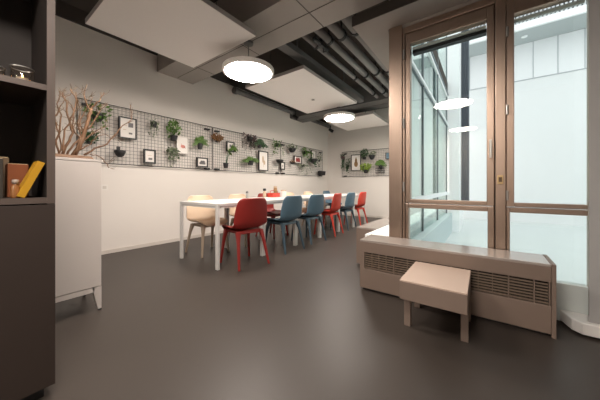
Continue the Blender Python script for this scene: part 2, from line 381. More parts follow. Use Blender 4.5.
for a, b in ((x0+0.045, -0.62), (-0.612, -0.20), (-0.192, 0.135), (0.143, 0.262), (0.270, x1-0.012)):
    g = MB()
    for k in range(7):
        z = 0.205 + k*0.0196
        g.box(a, b, y0+0.004, y0+0.020, z+0.002, z+0.0080)
    for q in range(1, 4 if b-a > 0.2 else 1):
        g.box(a+(b-a)*q/4-0.0015, a+(b-a)*q/4+0.0015, y0+0.010, y0+0.026, 0.2, 0.342)
    o = g.build('grille', 'slat', c, world=True)
for a in (x0, -0.618, -0.198, 0.137, 0.264, x1-0.01): B(a, a+0.006 if a != x0 else a+0.043, y0+0.001, y0+0.03, 0.197, 0.345).build('grille_stile', 'convector', c, world=True)
B(x0+0.006, x1-0.002, y0+0.030, y0+0.0345, 0.198, 0.344).build('grille_backing', 'slatdark', c, world=True)
c2 = thing('convector_cover', 'beige convector cover seen end-on behind the first one, running away towards the red chair', 'radiator cover', (-1.1, 4.5, 0))
MB().box(-1.235, -0.985, 2.84, 6.9, 0.02, 0.440).build('casing', 'convector', c2, world=True, bevel=0.002)
B(-1.235, -0.985, 2.84, 6.9, 0.441, 0.459).build('top_board', 'convtoplit', c2, world=True, bevel=0.003)
B(-1.20, -1.0, 2.88, 6.85, 0.0, 0.02).build('shadow_gap_base', 'black', c2, world=True)  # same painted shadow gap under the second cover
sl = MB().box(-0.984, -0.748, 2.482, 6.9, 0.43, 0.452); sl.box(-0.984, -0.748, 2.482, 2.50, 0.0, 0.43)
struct(sl.build('window_sill', 'exwhite'))

# ------------------------------------------------------------------ stool
b = thing('stool', 'low square beige stool on short legs in front of the slotted convector cover', 'stool', (-0.255, 1.935, 0))
bx0, bx1, by0, by1, bz = -0.437, -0.070, 1.69, 2.175, 0.345
B(bx0, bx1, by0, by1, bz-0.012, bz).build('seat', 'benchlit', b, world=True, bevel=0.003)
a = MB(); a.box(bx0, bx1, by0, by0+0.02, bz-0.125, bz-0.0125); a.box(bx0, bx0+0.02, by0+0.02, by1, bz-0.125, bz-0.0125); a.box(bx1-0.02, bx1, by0+0.02, by1, bz-0.125, bz-0.0125); a.box(bx0+0.02, bx1-0.02, by1-0.02, by1, bz-0.125, bz-0.0125)
a.build('apron', 'benchshaded', b, world=True, bevel=0.002)
for (lx, ly) in ((bx0+0.001, 1.80), (bx1-0.041, 1.82), (bx0+0.001, by1-0.06), (bx1-0.041, by1-0.06)):
    B(lx, lx+0.04, ly, ly+0.04, 0, bz-0.0126).build('leg', 'benchshaded', b, world=True, bevel=0.002)

# ------------------------------------------------------------------ courtyard outside
GZ = -0.15
struct(B(-0.66, 7.0, 2.70, 11.0, GZ-0.2, GZ).build('courtyard_ground', 'exground'))
ww = struct(B(-6.0, 7.0, 10.0, 10.3, GZ-1.5, 9.0).build('courtyard_wall', 'exwall'))
pj = MB()
for k in range(-8, 12): pj.box(1.19+k*0.515-0.008, 1.19+k*0.515+0.008, 9.975, 9.985, 4.13, 5.2)
pj.box(-6.0, 7.0, 9.975, 9.985, 4.105, 4.13)
B(-6.0, 7.0, 9.985, 9.999, 4.10, 5.2).build('cladding', 'expanel', ww)
pj.build('cladding_joint', 'exjoint', ww)
ov = struct(B(-6.0, 7.0, 9.1, 9.97, 5.2, 5.26).build('roof_overhang', 'exsoffit'))
B(-6.0, 7.0, 9.02, 9.1, 5.2, 5.37).build('fascia', 'exwhite', ov)
B(-6.0, 7.0, 9.16, 9.18, 5.37, 6.3).build('screen_backing', 'exribdark', ov)
rb = MB()
for k in range(130): rb.box(-3.0+k*0.078, -3.0+k*0.078+0.044, 9.08, 9.15, 5.37, 6.3)
rb.build('rib_screen', 'exrib', ov)
for (lx, ly) in ((0.95, 9.5), (2.3, 9.5)):
    MB().lathe([(0.0, 0.0), (0.07, 0.0), (0.07, 0.02)], (lx, ly, 5.185), 14).build('downlight', 'exwhite', ov)
struct(B(6.8, 7.0, 2.7, 10.0, GZ, 7.0).build('courtyard_side_wall', 'exwall'))
# glazed facade running away along the courtyard
FX = -0.70
fa = thing('glazed_facade', 'pale glazed facade of the next wing seen through the left window, with thin dark mullions', 'facade', (FX, 5.0, 0.0))
MB().box(FX-0.02, FX+0.10, 2.78, 7.0, GZ, 0.30).build('kerb', 'exkerb', fa, world=True)
B(FX-0.02, FX+0.03, 2.70, 7.0, 0.745, 0.815).build('sill_rail', 'exwhite', fa, world=True)
t_ = MB(); t_.box(FX-0.02, FX+0.012, 2.70, 7.0, 2.375, 2.40); t_.box(FX-0.02, FX+0.012, 2.70, 7.0, 2.44, 2.46)
t_.build('head_rail', 'exmullion', fa, world=True)
B(FX-0.02, FX+0.03, 2.70, 7.0, 2.40, 2.44).build('head_trim', 'exwhite', fa, world=True)
B(FX-0.02, FX+0.014, 2.70, 7.0, 3.07, 3.13).build('floor_rail', 'exwhite', fa, world=True)
B(FX-0.02, FX+0.03, 2.70, 7.0, 3.13, 3.16).build('floor_trim', 'exmullion', fa, world=True)
ys = [2.72, 3.95, 5.40, 6.87]
for y in ys:
    B(FX-0.02, FX+0.012, y-0.025, y+0.025, 0.30, 6.0).build('mullion', 'exmullion', fa, world=True)
for (z0, z1) in ((0.30, 0.745), (0.815, 2.36), (2.46, 3.05), (3.16, 6.0)):
    for k in range(3):
        B(FX-0.006, FX, ys[k]+0.03, ys[k+1]-0.03, z0, z1).build('glass_pane', 'facadeglass', fa, world=True)
for k in range(3):
    B(FX-0.045, FX-0.04, ys[k]+0.03, ys[k+1]-0.03, 0.82, 3.06).build('added_pale_sheet', 'addedsheet', fa, world=True)  # sheets added behind the panes so the facade reads brighter
cp = struct(B(FX-0.02, -0.455, 7.0, 8.4, GZ, 7.0).build('courtyard_pillar', 'exwhite'))
B(-0.4545, -0.285, 7.76, 7.79, 0.48, 6.9).build('shutter_back', 'exmullion', cp)
for k in range(4):
    B(-0.448+k*0.042, -0.448+k*0.042+0.026, 7.64, 7.76, 0.48, 6.9).build('shutter_fin', 'exdark', cp)

# ------------------------------------------------------------------ white tables in a row
def make_table(label):
    t = thing('dining_table', label, 'table', (0, 0, 0), group='white tables pushed together in one long row')
    hx, hy = 0.41, 0.3655
    B(-hx, hx, -hy, hy, 0.715, 0.75).build('tabletop', 'tablewhite', t, bevel=0.003)
    a = MB(); a.box(-hx+0.045, hx-0.045, -hy+0.006, -hy+0.024, 0.695, 0.7145); a.box(-hx+0.045, hx-0.045, hy-0.024, hy-0.006, 0.695, 0.7145)
    a.box(-hx+0.006, -hx+0.024, -hy+0.045, hy-0.045, 0.695, 0.7145); a.box(hx-0.024, hx-0.006, -hy+0.045, hy-0.045, 0.695, 0.7145)
    a.build('apron', 'tablewhite', t)
    for sx in (-1, 1):
        for sy in (-1, 1):
            x = sx*(hx-0.024); y = sy*(hy-0.015)
            B(x-0.023, x+0.023, y-0.014, y+0.014, 0.0, 0.7145).build('leg', 'tablewhite', t, bevel=0.002)
    return t
TX = -2.81
tl = ['nearest white square table of the row, its end free beside the beige chair', 'second white table of the row, behind the free end table', 'third white table of the row, beneath the red condiment box', 'fourth white table of the row, counted from the near end', 'fifth white table of the row, second from the far end', 'farthest white table of the row, by the end wall']
t0 = make_table(tl[0]); t0.location = (TX, 2.0825, 0)
for k in range(1, 6): dup(t0, (TX, 2.0825 + 0.735*k, 0), 0, tl[k])

# ------------------------------------------------------------------ moulded chairs
def shell_mesh():
    prof = [(0.225, 0.405, 0.150), (0.222, 0.425, 0.178), (0.200, 0.440, 0.198), (0.13, 0.447, 0.212), (0.05, 0.443, 0.220), (-0.03, 0.438, 0.226), (-0.10, 0.438, 0.230),
            (-0.150, 0.455, 0.232), (-0.182, 0.495, 0.234), (-0.200, 0.550, 0.233), (-0.213, 0.620, 0.228), (-0.226, 0.690, 0.219), (-0.238, 0.755, 0.205), (-0.246, 0.790, 0.186), (-0.250, 0.810, 0.145)]
    nv = 13; vs = []; fs = []
    for i, (x, z, w) in enumerate(prof):
        tback = min(1, max(0, (z-0.445)/0.12)) if i > 5 else 0
        for j in range(nv):
            u = -1 + 2*j/(nv-1)
            e = abs(u)**3.0
            lift = (0.035 * (1-tback)) * e * (1.0 if i > 2 else 0.35)
            fwd = (0.045 * tback) * abs(u)**2.2
            vs.append((x + fwd, u*w, z + lift))
    for i in range(len(prof)-1):
        for j in range(nv-1):
            a = i*nv+j; fs.append((a, a+1, a+nv+1, a+nv))
    return vs, fs
SV, SF = shell_mesh()
def make_chair(kind, label, sm, lm):
    t = thing('moulded_chair', label, 'chair', (0, 0, 0), group='moulded chairs around the long table')
    mb = MB(); mb.add(SV, SF)
    o = mb.build('seat_shell', sm, t, smooth=True)
    sd = o.modifiers.new('solid', 'SOLIDIFY'); sd.thickness = 0.014; sd.offset = 0
    ss = o.modifiers.new('sub', 'SUBSURF'); ss.levels = 1; ss.render_levels = 2
    # under-frame: a shallow tray the legs grow from
    f = MB()
    f.hexa([(-0.150, -0.150, 0.385), (0.150, -0.150, 0.385), (0.150, 0.150, 0.385), (-0.150, 0.150, 0.385)], [(-0.13, -0.175, 0.424), (0.185, -0.175, 0.424), (0.185, 0.175, 0.424), (-0.13, 0.175, 0.424)])
    f.build('under_frame', lm, t, bevel=0.008)
    for sx in (-1, 1):
        for sy in (-1, 1):
            tx, ty = (0.150 if sx > 0 else -0.125), 0.155*sy
            mx, my = (0.175 if sx > 0 else -0.165), 0.175*sy
            bx, by = (0.205 if sx > 0 else -0.235), 0.205*sy
            lg = MB()
            def q(cx, cy, a, b_, z): return [(cx-a, cy-b_, z), (cx+a, cy-b_, z), (cx+a, cy+b_, z), (cx-a, cy+b_, z)]
            r0, r1, r2 = q(bx, by, 0.012, 0.012, 0.0), q(mx, my, 0.0165, 0.0165, 0.30), q(tx, ty, 0.029, 0.026, 0.42)
            lg.add(r0 + r1 + r2, [(0,3,2,1),(8,9,10,11)] + [(i, (i+1)%4, (i+1)%4+4, i+4) for i in range(4)] + [(i+4, (i+1)%4+4, (i+1)%4+8, i+8) for i in range(4)])
            lg.build('leg', lm, t, bevel=0.006)
    return t
protos = {}
def place(kind, x, y, rz, label):
    sm, lm = {'red': ('red', 'red'), 'orangered': ('orangered', 'orangered'), 'blue': ('blue', 'darkblue'), 'beige': ('beige', 'beigeleg')}[kind]
    if kind not in protos:
        protos[kind] = make_chair(kind, label, sm, lm); o = protos[kind]
        o.location = (x, y, 0); o.rotation_euler = (0, 0, rz)
    else: o = dup(protos[kind], (x, y, 0), rz, label)
    return o
place('red', -2.385, 2.085, PI-0.17, 'nearest red chair on the window side of the table, seen from behind')
place('blue', -2.43, 2.90, PI-0.07, 'nearest blue chair, second in the window-side row after the near red chair')
place('blue', -2.46, 3.60, PI-0.08, 'blue chair in the window-side row between the other blue chair and the middle red one')
place('orangered', -2.48, 4.34, PI+0.10, 'bright red chair in the middle of the window-side row')
place('blue', -2.53, 5.09, PI-0.02, 'farthest blue chair of the window-side row, between two bright red chairs')
place('orangered', -2.53, 5.76, PI-0.02, 'farthest red chair of the window-side row, at the far table end')
place('beige', -3.18, 2.11, -0.05, 'beige chair with wooden legs at the near corner of the wall side of the table')
place('beige', -3.20, 2.84, 0.04, 'beige chair on the wall side, mostly hidden behind the nearest red chair')
place('red', -3.22, 3.52, 0.05, 'red chair on the wall side of the table, tucked behind the nearest blue chair')
place('beige', -3.22, 4.25, 0.0, 'beige chair on the wall side beyond the red one, hidden behind the blue chairs')
place('beige', -3.28, 5.09, 0.0, 'farthest beige chair on the wall side, its back showing above the table')
place('blue', -3.52, 6.40, 0.0, 'blue chair on the wall side at the far end of the table')

# ------------------------------------------------------------------ things on the table
TZ = 0.75
t = thing('pepper_mill', 'small grey salt mill standing on the table behind the nearest red chair', 'mill', (-3.15, 2.82, TZ))
MB().lathe([(0.022, 0), (0.024, 0.01), (0.018, 0.05), (0.021, 0.075), (0.020, 0.08)], n=16).build('mill_body', 'steel', t, smooth=True)
MB().lathe([(0.020, 0.08), (0.022, 0.10), (0.012, 0.115), (0.0, 0.118)], n=16).build('mill_cap', 'greyprint', t, smooth=True)
t = thing('condiment_box', 'red box of condiments in the middle of the long white table', 'box', (-3.07, 3.39, TZ))
m = MB(); m.box(-0.06, 0.06, -0.10, 0.10, 0.0, 0.006); m.box(-0.06, -0.052, -0.10, 0.10, 0.006, 0.075); m.box(0.052, 0.06, -0.10, 0.10, 0.006, 0.075); m.box(-0.052, 0.052, -0.10, -0.092, 0.006, 0.075); m.box(-0.052, 0.052, 0.092, 0.10, 0.006, 0.075)
m.build('box_body', 'orangered', t, bevel=0.003)
MB().tube([(0, -0.096, 0.07), (0, -0.096, 0.11), (0, 0.0, 0.12), (0, 0.096, 0.11), (0, 0.096, 0.07)], 0.006, 8).build('handle', 'orangered', t)
t = thing('sauce_bottle', 'dark capped sauce bottle left of the red condiment box', 'bottle', (-3.12, 3.20, TZ))
MB().lathe([(0.026, 0), (0.028, 0.01), (0.028, 0.085), (0.014, 0.105), (0.014, 0.115)], n=16).build('bottle_body', 'tanprint', t, smooth=True)
MB().lathe([(0.026, 0.115), (0.028, 0.125), (0.028, 0.15), (0.02, 0.156), (0, 0.156)], n=16).build('bottle_cap', 'black', t, smooth=True)
t = thing('spice_jar', 'brown spice jar standing up out of the red condiment box', 'jar', (-3.07, 3.43, TZ+0.006))
MB().lathe([(0.03, 0), (0.032, 0.01), (0.032, 0.15), (0.026, 0.16)], n=16).build('jar_body', 'brownprint', t, smooth=True)
MB().lathe([(0.034, 0.16), (0.034, 0.19), (0, 0.19)], n=16).build('jar_lid', 'tanprint', t)
t = thing('cream_tin', 'pale round tin right of the red condiment box', 'tin', (-3.02, 3.60, TZ))
MB().lathe([(0.05, 0), (0.052, 0.01), (0.052, 0.10), (0.05, 0.105)], n=20).build('tin_body', 'paper', t, smooth=True)
MB().lathe([(0.054, 0.105), (0.054, 0.125), (0, 0.128)], n=20).build('tin_lid', 'tanprint', t)

# ------------------------------------------------------------------ wire mesh panels on the walls
MX = XW + 0.050
Z0, Z1 = 1.262, 2.085
def mesh_panel(along, a0, a1, c0, z0, z1, label):
    """along 'y' = on the long wall, 'x' = on the far wall"""
    loc = (c0, (a0+a1)/2, z0) if along == 'y' else ((a0+a1)/2, c0, z0)
    t = thing('wire_mesh_panel', label, 'mesh panel', loc, group='black wire mesh panels on the walls')
    P = (lambda a, o, z: (c0+o, a, z)) if along == 'y' else (lambda a, o, z: (a, c0-o, z))
    f = MB(); r = 0.0065
    def bar(mb, A, Bz, r):
        mb.tube([A, Bz], r, 4)
    bar(f, P(a0, 0, z0), P(a0, 0, z1), r); bar(f, P(a1, 0, z0), P(a1, 0, z1), r)
    bar(f, P(a0, 0, z0), P(a1, 0, z0), r); bar(f, P(a0, 0, z1), P(a1, 0, z1), r)
    f.build('frame', 'blackwire', t, world=True)
    g = MB(); n = int(round((a1-a0)/0.05)); k = int(round((z1-z0)/0.05))
    for i in range(1, n): bar(g, P(a0+(a1-a0)*i/n, 0, z0), P(a0+(a1-a0)*i/n, 0, z1), 0.0021)
    for i in range(1, k): bar(g, P(a0, 0.003, z0+(z1-z0)*i/k), P(a1, 0.003, z0+(z1-z0)*i/k), 0.0021)
    g.build('wire_grid', 'blackwire', t, world=True)
    for a in (a0+0.10, a1-0.10):
        for z in (z0+0.02, z1-0.06):
            s_ = MB(); A = P(a-0.045, -0.048, z-0.013); C_ = P(a+0.045, 0.014, z+0.013)
            s_.box(min(A[0], C_[0]), max(A[0], C_[0]), min(A[1], C_[1]), max(A[1], C_[1]), A[2], C_[2])
            s_.build('wall_clip', 'black', t, world=True)
    return t
mesh_panel('y', 0.90, 2.885, MX, Z0, Z1, 'nearest black wire mesh panel on the long wall, starting behind the driftwood')
mesh_panel('y', 2.905, 4.90, MX, Z0, Z1, 'middle black wire mesh panel of the three on the long wall')
mesh_panel('y', 4.92, 6.98, MX, Z0, Z1, 'farthest black wire mesh panel on the long wall, next to the room corner')
mesh_panel('x', -3.70, -1.72, YF-0.05, 1.252, 2.045, 'black wire mesh panel on the end wall, cut off by the window column')

# ---- pictures hung on the mesh
def picture(along, a0, a1, z0, z1, label, fm='black', fw=0.016, art=None, tilt=0.0):
    c0 = (MX+0.006) if along == 'y' else (YF-0.05-0.006)
    ac = (a0+a1)/2
    t = thing('picture_frame', label, 'picture', (c0, ac, z0) if along == 'y' else (ac, c0, z0), group='small framed pictures on the wire mesh')
    s_ = 1 if along == 'y' else -1
    def bx(mb, p0, p1, o0, o1, q0, q1):
        if along == 'y': mb.box(c0+o0, c0+o1, p0, p1, q0, q1)
        else: mb.box(p0, p1, c0-o1, c0-o0, q0, q1)
    f = MB(); bx(f, a0, a0+fw, 0, 0.03, z0, z1); bx(f, a1-fw, a1, 0, 0.03, z0, z1); bx(f, a0+fw, a1-fw, 0, 0.03, z0, z0+fw); bx(f, a0+fw, a1-fw, 0, 0.03, z1-fw, z1)
    f.build('frame', fm, t, world=True)
    p = MB(); bx(p, a0+fw, a1-fw, 0.004, 0.018, z0+fw, z1-fw); pp = p.build('print', 'paper', t, world=True)
    for (mname, shape) in (art or []):
        d = MB()
        for poly in shape:
            if along == 'y': d.poly([(c0+0.0195, a0+u*(a1-a0), z0+w*(z1-z0)) for u, w in poly])
            else: d.poly([(a0+u*(a1-a0), c0-0.0195, z0+w*(z1-z0)) for u, w in poly])
        d.build('drawing', mname, pp, shift=Vector(t.location))
    return t
def R4(a, b, c_, d_): return [(a, b), (c_, b), (c_, d_), (a, d_)]
def blob(cx, cy, rx, ry, n=12, rot=0): return [(cx+rx*math.cos(2*PI*i/n+rot), cy+ry*math.sin(2*PI*i/n+rot)) for i in range(n)]
picture('y', 1.35, 1.575, 1.64, 1.95, 'large black frame on the first mesh panel, white print with a dark square', art=[('greyprint', [R4(0.52, 0.55, 0.80, 0.76), R4(0.55, 0.22, 0.75, 0.30)]), ('tanprint', [R4(0.22, 0.40, 0.40, 0.43), R4(0.24, 0.60, 0.44, 0.62)])])
picture('y', 1.67, 1.845, 1.30, 1.52, 'small black frame low on the first mesh panel, right of the round black pot', fw=0.022, art=[('greyprint', [R4(0.40, 0.26, 0.72, 0.40)]), ('tanprint', [R4(0.34, 0.55, 0.66, 0.58)])])
picture('y', 2.18, 2.385, 1.51, 1.80, 'white framed sheet with a pink drawing on the first mesh panel', fm='paper', fw=0.008, art=[('pink', [blob(0.55, 0.42, 0.20, 0.10, rot=0.3), [(0.40, 0.45), (0.36, 0.62), (0.46, 0.50)], [(0.62, 0.36), (0.82, 0.30), (0.66, 0.44)]])])
picture('y', 2.55, 2.775, 1.30, 1.475, 'small wide black frame with a dark landscape under the fern', fw=0.020, art=[('greyprint', [R4(0.24, 0.28, 0.78, 0.50), blob(0.45, 0.55, 0.14, 0.14), blob(0.62, 0.58, 0.12, 0.12)])])
picture('y', 3.20, 3.40, 1.65, 1.86, 'black frame leaning on the middle mesh panel above the tall stemmed plant', fw=0.024, art=[('greyprint', [R4(0.38, 0.42, 0.62, 0.72)])])
picture('y', 4.10, 4.41, 1.31, 1.77, 'tall black frame with a pale botanical drawing on the middle mesh panel', fw=0.020, art=[('tanprint', [blob(0.45, 0.58, 0.10, 0.18), blob(0.60, 0.42, 0.10, 0.12), R4(0.49, 0.18, 0.52, 0.62)])])
picture('y', 4.87, 5.04, 1.37, 1.57, 'small black frame across the joint of the middle and far mesh panels', fw=0.028, art=[('greyprint', [R4(0.45, 0.35, 0.6, 0.65)])])
picture('y', 5.44, 5.80, 1.575, 1.79, 'dark frame with red figures on the far mesh panel', fw=0.024, art=[('redprint', [R4(0.22, 0.22, 0.78, 0.62), blob(0.38, 0.66, 0.11, 0.15), blob(0.62, 0.68, 0.11, 0.15)])])
picture('y', 6.30, 6.55, 1.73, 2.03, 'narrow white framed sheet near the far end of the long wall', fm='black', fw=0.010, art=[('greyprint', [R4(0.46, 0.3, 0.54, 0.7), R4(0.35, 0.55, 0.65, 0.6)])])
picture('x', -3.37, -3.05, 1.43, 1.93, 'black frame with a brown bulb-shaped drawing on the end wall mesh', fw=0.018, art=[('brownprint', [blob(0.5, 0.42, 0.20, 0.19), blob(0.5, 0.62, 0.12, 0.12), [(0.38, 0.66), (0.5, 0.86), (0.62, 0.66)]])])
picture('x', -2.29, -2.06, 1.73, 1.92, 'small blue picture on the end wall mesh beside the window column', fw=0.014, art=[('blueprint', [R4(0.08, 0.08, 0.92, 0.92)])])

# ---- plants hung on the mesh
def pot_mb(w, h, kind='round'):
    mb = MB(); r = w/2
    if kind == 'bowl': mb.lathe([(r*0.35, 0), (r*0.75, h*0.25), (r, h*0.75), (r, h), (r*0.9, h), (r*0.85, h*0.8), (0, h*0.78)], n=18)
    else: mb.lathe([(r*0.68, 0), (r*0.72, 0.004), (r, h), (r*0.9, h), (r*0.86, h*0.85), (0, h*0.84)], n=18)
    return mb
def strand(mb, lf, p, length, leafs, ls, spread, sway=0.03):
    p = Vector(p); pts = [p.copy()]; k = 7
    dx, dy = random.uniform(-1, 1)*spread, random.uniform(-1, 1)*spread
    for i in range(1, k+1):
        f = i/k
        pts.append(p + Vector((dx*math.sin(f*PI/2)+random.gauss(0, sway*0.2), dy*math.sin(f*PI/2)+random.gauss(0, sway*0.3), 0.03*math.sin(f*PI*0.8) - length*f*f)))
    mb.tube(pts, [0.0022]*k + [0.001], 4, cap=False)
    for i in range(leafs):
        f = random.uniform(0.1, 1)*(k); a = int(min(k-1, f)); q = pts[a].lerp(pts[a+1], f-a)
        lf.leaf(q, (random.gauss(0, 1), random.gauss(0, 1), random.gauss(-0.2, 0.6)), ls*random.uniform(0.7, 1.2), ls*random.uniform(0.5, 0.75))
def clampx(mb, along, lim):
    if along == 'y': mb.v = [(max(x, lim), y, z) for x, y, z in mb.v]
    else: mb.v = [(x, min(y, lim), z) for x, y, z in mb.v]
def plant(along, a, z, label, potw=0.11, poth=0.09, potkind='round', style='bush', fol='leaf', w=0.2, up=0.15, down=0.0, n=120, ls=0.05, cat='plant', name='potted_plant', potm='pot'):
    off = 0.014 + max(potw/2, 0.03)
    loc = (MX+off, a, z) if along == 'y' else (a, YF-0.05-off, z)
    t = thing(name, label, cat, loc, group='plants and pots hung on the wire mesh')
    if poth > 0:
        pot_mb(potw, poth, potkind).build('pot', potm, t, smooth=False)
        hk = MB()
        if along == 'y': hk.box(-off+0.008, -potw*0.38, -0.012, 0.012, poth*0.55, poth*0.95)
        else: hk.box(-0.012, 0.012, potw*0.38, off-0.008, poth*0.55, poth*0.95)
        hk.build('hook', 'black', t)
    lf = MB(); st = MB(); top = poth*0.85
    AX = (lambda da, o, dz: (o, da, dz)) if along == 'y' else (lambda da, o, dz: (da, -o, dz))
    if style == 'bush':
        for i in range(n):
            th = random.uniform(-PI, PI); rr = random.random()**0.5
            da, dz = math.cos(th)*rr*w/2, max(-0.02, math.sin(th)*rr*up/2 + up*0.45)
            lf.leaf(AX(da, random.uniform(-0.03, 0.05), top+dz-0.01), AX(da*4+random.gauss(0, .3), random.gauss(0.1, .4), random.gauss(0.2, .5)), ls*random.uniform(0.7, 1.2), ls*0.6)
        for i in range(6): st.tube([AX(0, 0, top), AX(random.uniform(-.3, .3)*w, random.uniform(-.02, .03), top+up*0.6)], 0.002, 4)
    if style == 'fern':
        for i in range(n):
            th = random.uniform(-0.05, PI+0.05); L = w/2*random.uniform(0.65, 1.1); o = random.uniform(-0.03, 0.06)
            c_, s_ = math.cos(th), math.sin(th)
            pts = [Vector(AX(c_*L*f, o*f, top + up*1.3*s_*f*(1-0.25*f) + up*0.5*f*(1-f) - 0.25*up*abs(c_)*f*f)) for f in (0, .25, .5, .75, 1)]
            st.tube(pts, [0.002, 0.002, 0.0015, 0.001, 0.0008], 4, cap=False)
            for j in range(9):
                f = 0.15+0.85*j/8*3.999/4; ii = min(3, int(f*4)); q = pts[ii].lerp(pts[ii+1], f*4-ii); d = (pts[ii+1]-pts[ii]).normalized()
                side = d.cross(Vector(AX(0, 1, 0))).normalized()
                for sg in (-1, 1): lf.leaf(q, d*0.6+side*sg, ls*(1-0.5*f), ls*0.32, AX(0, 1, 0.2))
    if style in ('trail',) or down > 0:
        for i in range(max(4, n//12)):
            strand(st, lf, AX(random.uniform(-.3, .3)*w, random.uniform(-.02, .03), top), down*random.uniform(0.5, 1.0), 14, ls, w*0.4)
    if style == 'trail':
        for i in range(n//3):
            da = random.uniform(-.5, .5)*w
            lf.leaf(AX(da, random.uniform(-.02, .04), top+random.uniform(-0.02, up)), AX(random.gauss(0, 1), random.gauss(0.2, .5), random.gauss(0, .7)), ls, ls*0.6)
    if style == 'stems':
        for i in range(3):
            e = Vector(AX((0.05+0.07*i), 0.01, top+up*(0.75+0.12*i)))
            st.tube([Vector(AX(0.01*i, 0, top-0.01)), Vector(AX(0.015+0.015*i, 0.01, top+up*0.4)), e], 0.005, 6)
            for j in range(5): lf.leaf(e, AX(random.gauss(0.6, .5), random.gauss(.2, .3), random.gauss(0.3, .5)), ls, ls*0.4)
    lim = -off + 0.008
    for mb in (lf, st):
        if along == 'y': clampx(mb, 'y', lim)
        else: clampx(mb, 'x', off-0.008)
    if lf.v: lf.build('foliage', fol, t)
    if st.v: st.build('stems', 'leafdark' if fol != 'leafbrown' else 'twig', t)
    return t
plant('y', 1.09, 1.82, 'green leafy plant in black pot at the near end of the mesh, beside the driftwood', 0.13, 0.09, w=0.26, up=0.12, down=0.20, n=90, style='trail', fol='leaf', ls=0.06)
plant('y', 1.01, 1.50, 'darker green plant low on the near end of the mesh, behind the driftwood', 0.09, 0.07, w=0.16, up=0.12, n=70, fol='leafdark', ls=0.05, down=0.08)
t = thing('hanging_pot', 'empty bowl-shaped black pot on the first mesh panel below the big frame', 'pot', (MX+0.078, 1.345, 1.36), group='plants and pots hung on the wire mesh')
pot_mb(0.135, 0.09, 'bowl').build('pot', 'pot', t, smooth=True); MB().box(-0.072, -0.045, -0.02, 0.02, 0.05, 0.15).build('hook', 'black', t)
plant('y', 1.80, 1.87, 'silvery trailing plant in a dark pot right of the large black frame', 0.10, 0.08, w=0.17, up=0.05, down=0.30, n=70, style='trail', fol='leafsilver', ls=0.032)
plant('y', 2.11, 1.70, 'bushy green climbing plant in black pot left of the pink drawing', 0.12, 0.085, w=0.19, up=0.27, n=110, fol='leaf', ls=0.06)
plant('y', 2.11, 1.53, 'pale green hanging plant below the bushy plant beside the pink drawing', 0.05, 0.03, w=0.17, up=0.03, down=0.30, n=120, style='trail', fol='leafsilver', ls=0.045)
plant('y', 2.59, 1.62, 'bright green fern in a black pot above the landscape frame', 0.10, 0.10, w=0.30, up=0.15, n=17, style='fern', fol='leaf', ls=0.05)
plant('y', 2.965, 1.80, 'round brown dried plant at the joint of the first and middle mesh panels', 0.06, 0.03, w=0.22, up=0.15, n=160, fol='leafbrown', ls=0.045)
plant('y', 3.15, 1.31, 'tall stemmed plant in black pot beneath the leaning black frame', 0.11, 0.10, style='stems', up=0.34, w=0.2, n=20, fol='leaf', ls=0.13)
plant('y', 3.78, 1.94, 'purple trailing plant hanging at the top of the middle mesh panel', 0.14, 0.08, w=0.34, up=0.08, down=0.36, n=170, style='trail', fol='leafpurple', ls=0.045)
plant('y', 3.79, 1.41, 'spreading green plant in black pot low on the middle mesh panel', 0.15, 0.09, w=0.48, up=0.10, n=15, style='fern', fol='leaf', ls=0.06)
plant('y', 4.09, 1.83, 'dense dark green fern left of the tall botanical picture', 0.10, 0.06, w=0.36, up=0.14, n=26, style='fern', fol='leafdark', ls=0.055, down=0.07)
plant('y', 4.69, 1.93, 'pale green trailing fern above a black pot on the middle mesh panel', 0.10, 0.06, w=0.34, up=0.13, down=0.32, n=80, style='trail', fol='leaf', ls=0.05)
plant('y', 4.745, 1.52, 'small empty looking black pot below the pale trailing fern', 0.19, 0.085, 'bowl', w=0.15, up=0.03, n=16, fol='leafdark', ls=0.03)
plant('y', 5.24, 1.845, 'reddish tinged plant in black bowl at the top of the far mesh panel', 0.20, 0.10, 'bowl', w=0.44, up=0.14, n=80, fol='leafsilver', ls=0.055)
plant('y', 5.29, 1.54, 'tiny plant in dark pot left of the frame with red figures', 0.12, 0.06, w=0.20, up=0.06, n=36, fol='leafbrown', ls=0.035)
plant('y', 5.92, 1.88, 'light green hanging fern on the far mesh panel right of the red figures', 0.10, 0.06, w=0.34, up=0.12, down=0.20, n=120, style='trail', fol='leaf', ls=0.06)
plant('y', 5.80, 1.50, 'silver brown trailing plant hanging below the frame with red figures', 0.10, 0.05, w=0.42, up=0.04, down=0.28, n=120, style='trail', fol='leafsilver', ls=0.035)
plant('y', 6.22, 1.63, 'green trailing plant in dark pot below the narrow white sheet', 0.26, 0.12, 'bowl', w=0.36, up=0.05, down=0.25, n=100, style='trail', fol='leafdark', ls=0.06)
plant('y', 6.72, 1.72, 'thin sparse plant at the far end of the long wall mesh', 0.06, 0.04, w=0.30, up=0.22, n=40, fol='leafsilver', ls=0.05)
t = thing('hanging_pot', 'black square pot at the bottom corner of the far mesh panel', 'pot', (MX+0.085, 6.80, 1.29), group='plants and pots hung on the wire mesh')
m = MB(); m.hexa([(-0.06, -0.11, 0), (0.06, -0.11, 0), (0.06, 0.11, 0), (-0.06, 0.11, 0)], [(-0.07, -0.13, 0.13), (0.07, -0.13, 0.13), (0.07, 0.13, 0.13), (-0.07, 0.13, 0.13)]); m.build('pot', 'pot', t)
MB().box(-0.078, -0.065, -0.02, 0.02, 0.08, 0.15).build('hook', 'black', t)
plant('x', -3.63, 1.80, 'dark reddish trailing plant in brown pot at the left end of the end wall mesh', 0.13, 0.11, w=0.14, up=0.06, down=0.50, n=120, style='trail', fol='leafdark', ls=0.05, potm='leafpurple')
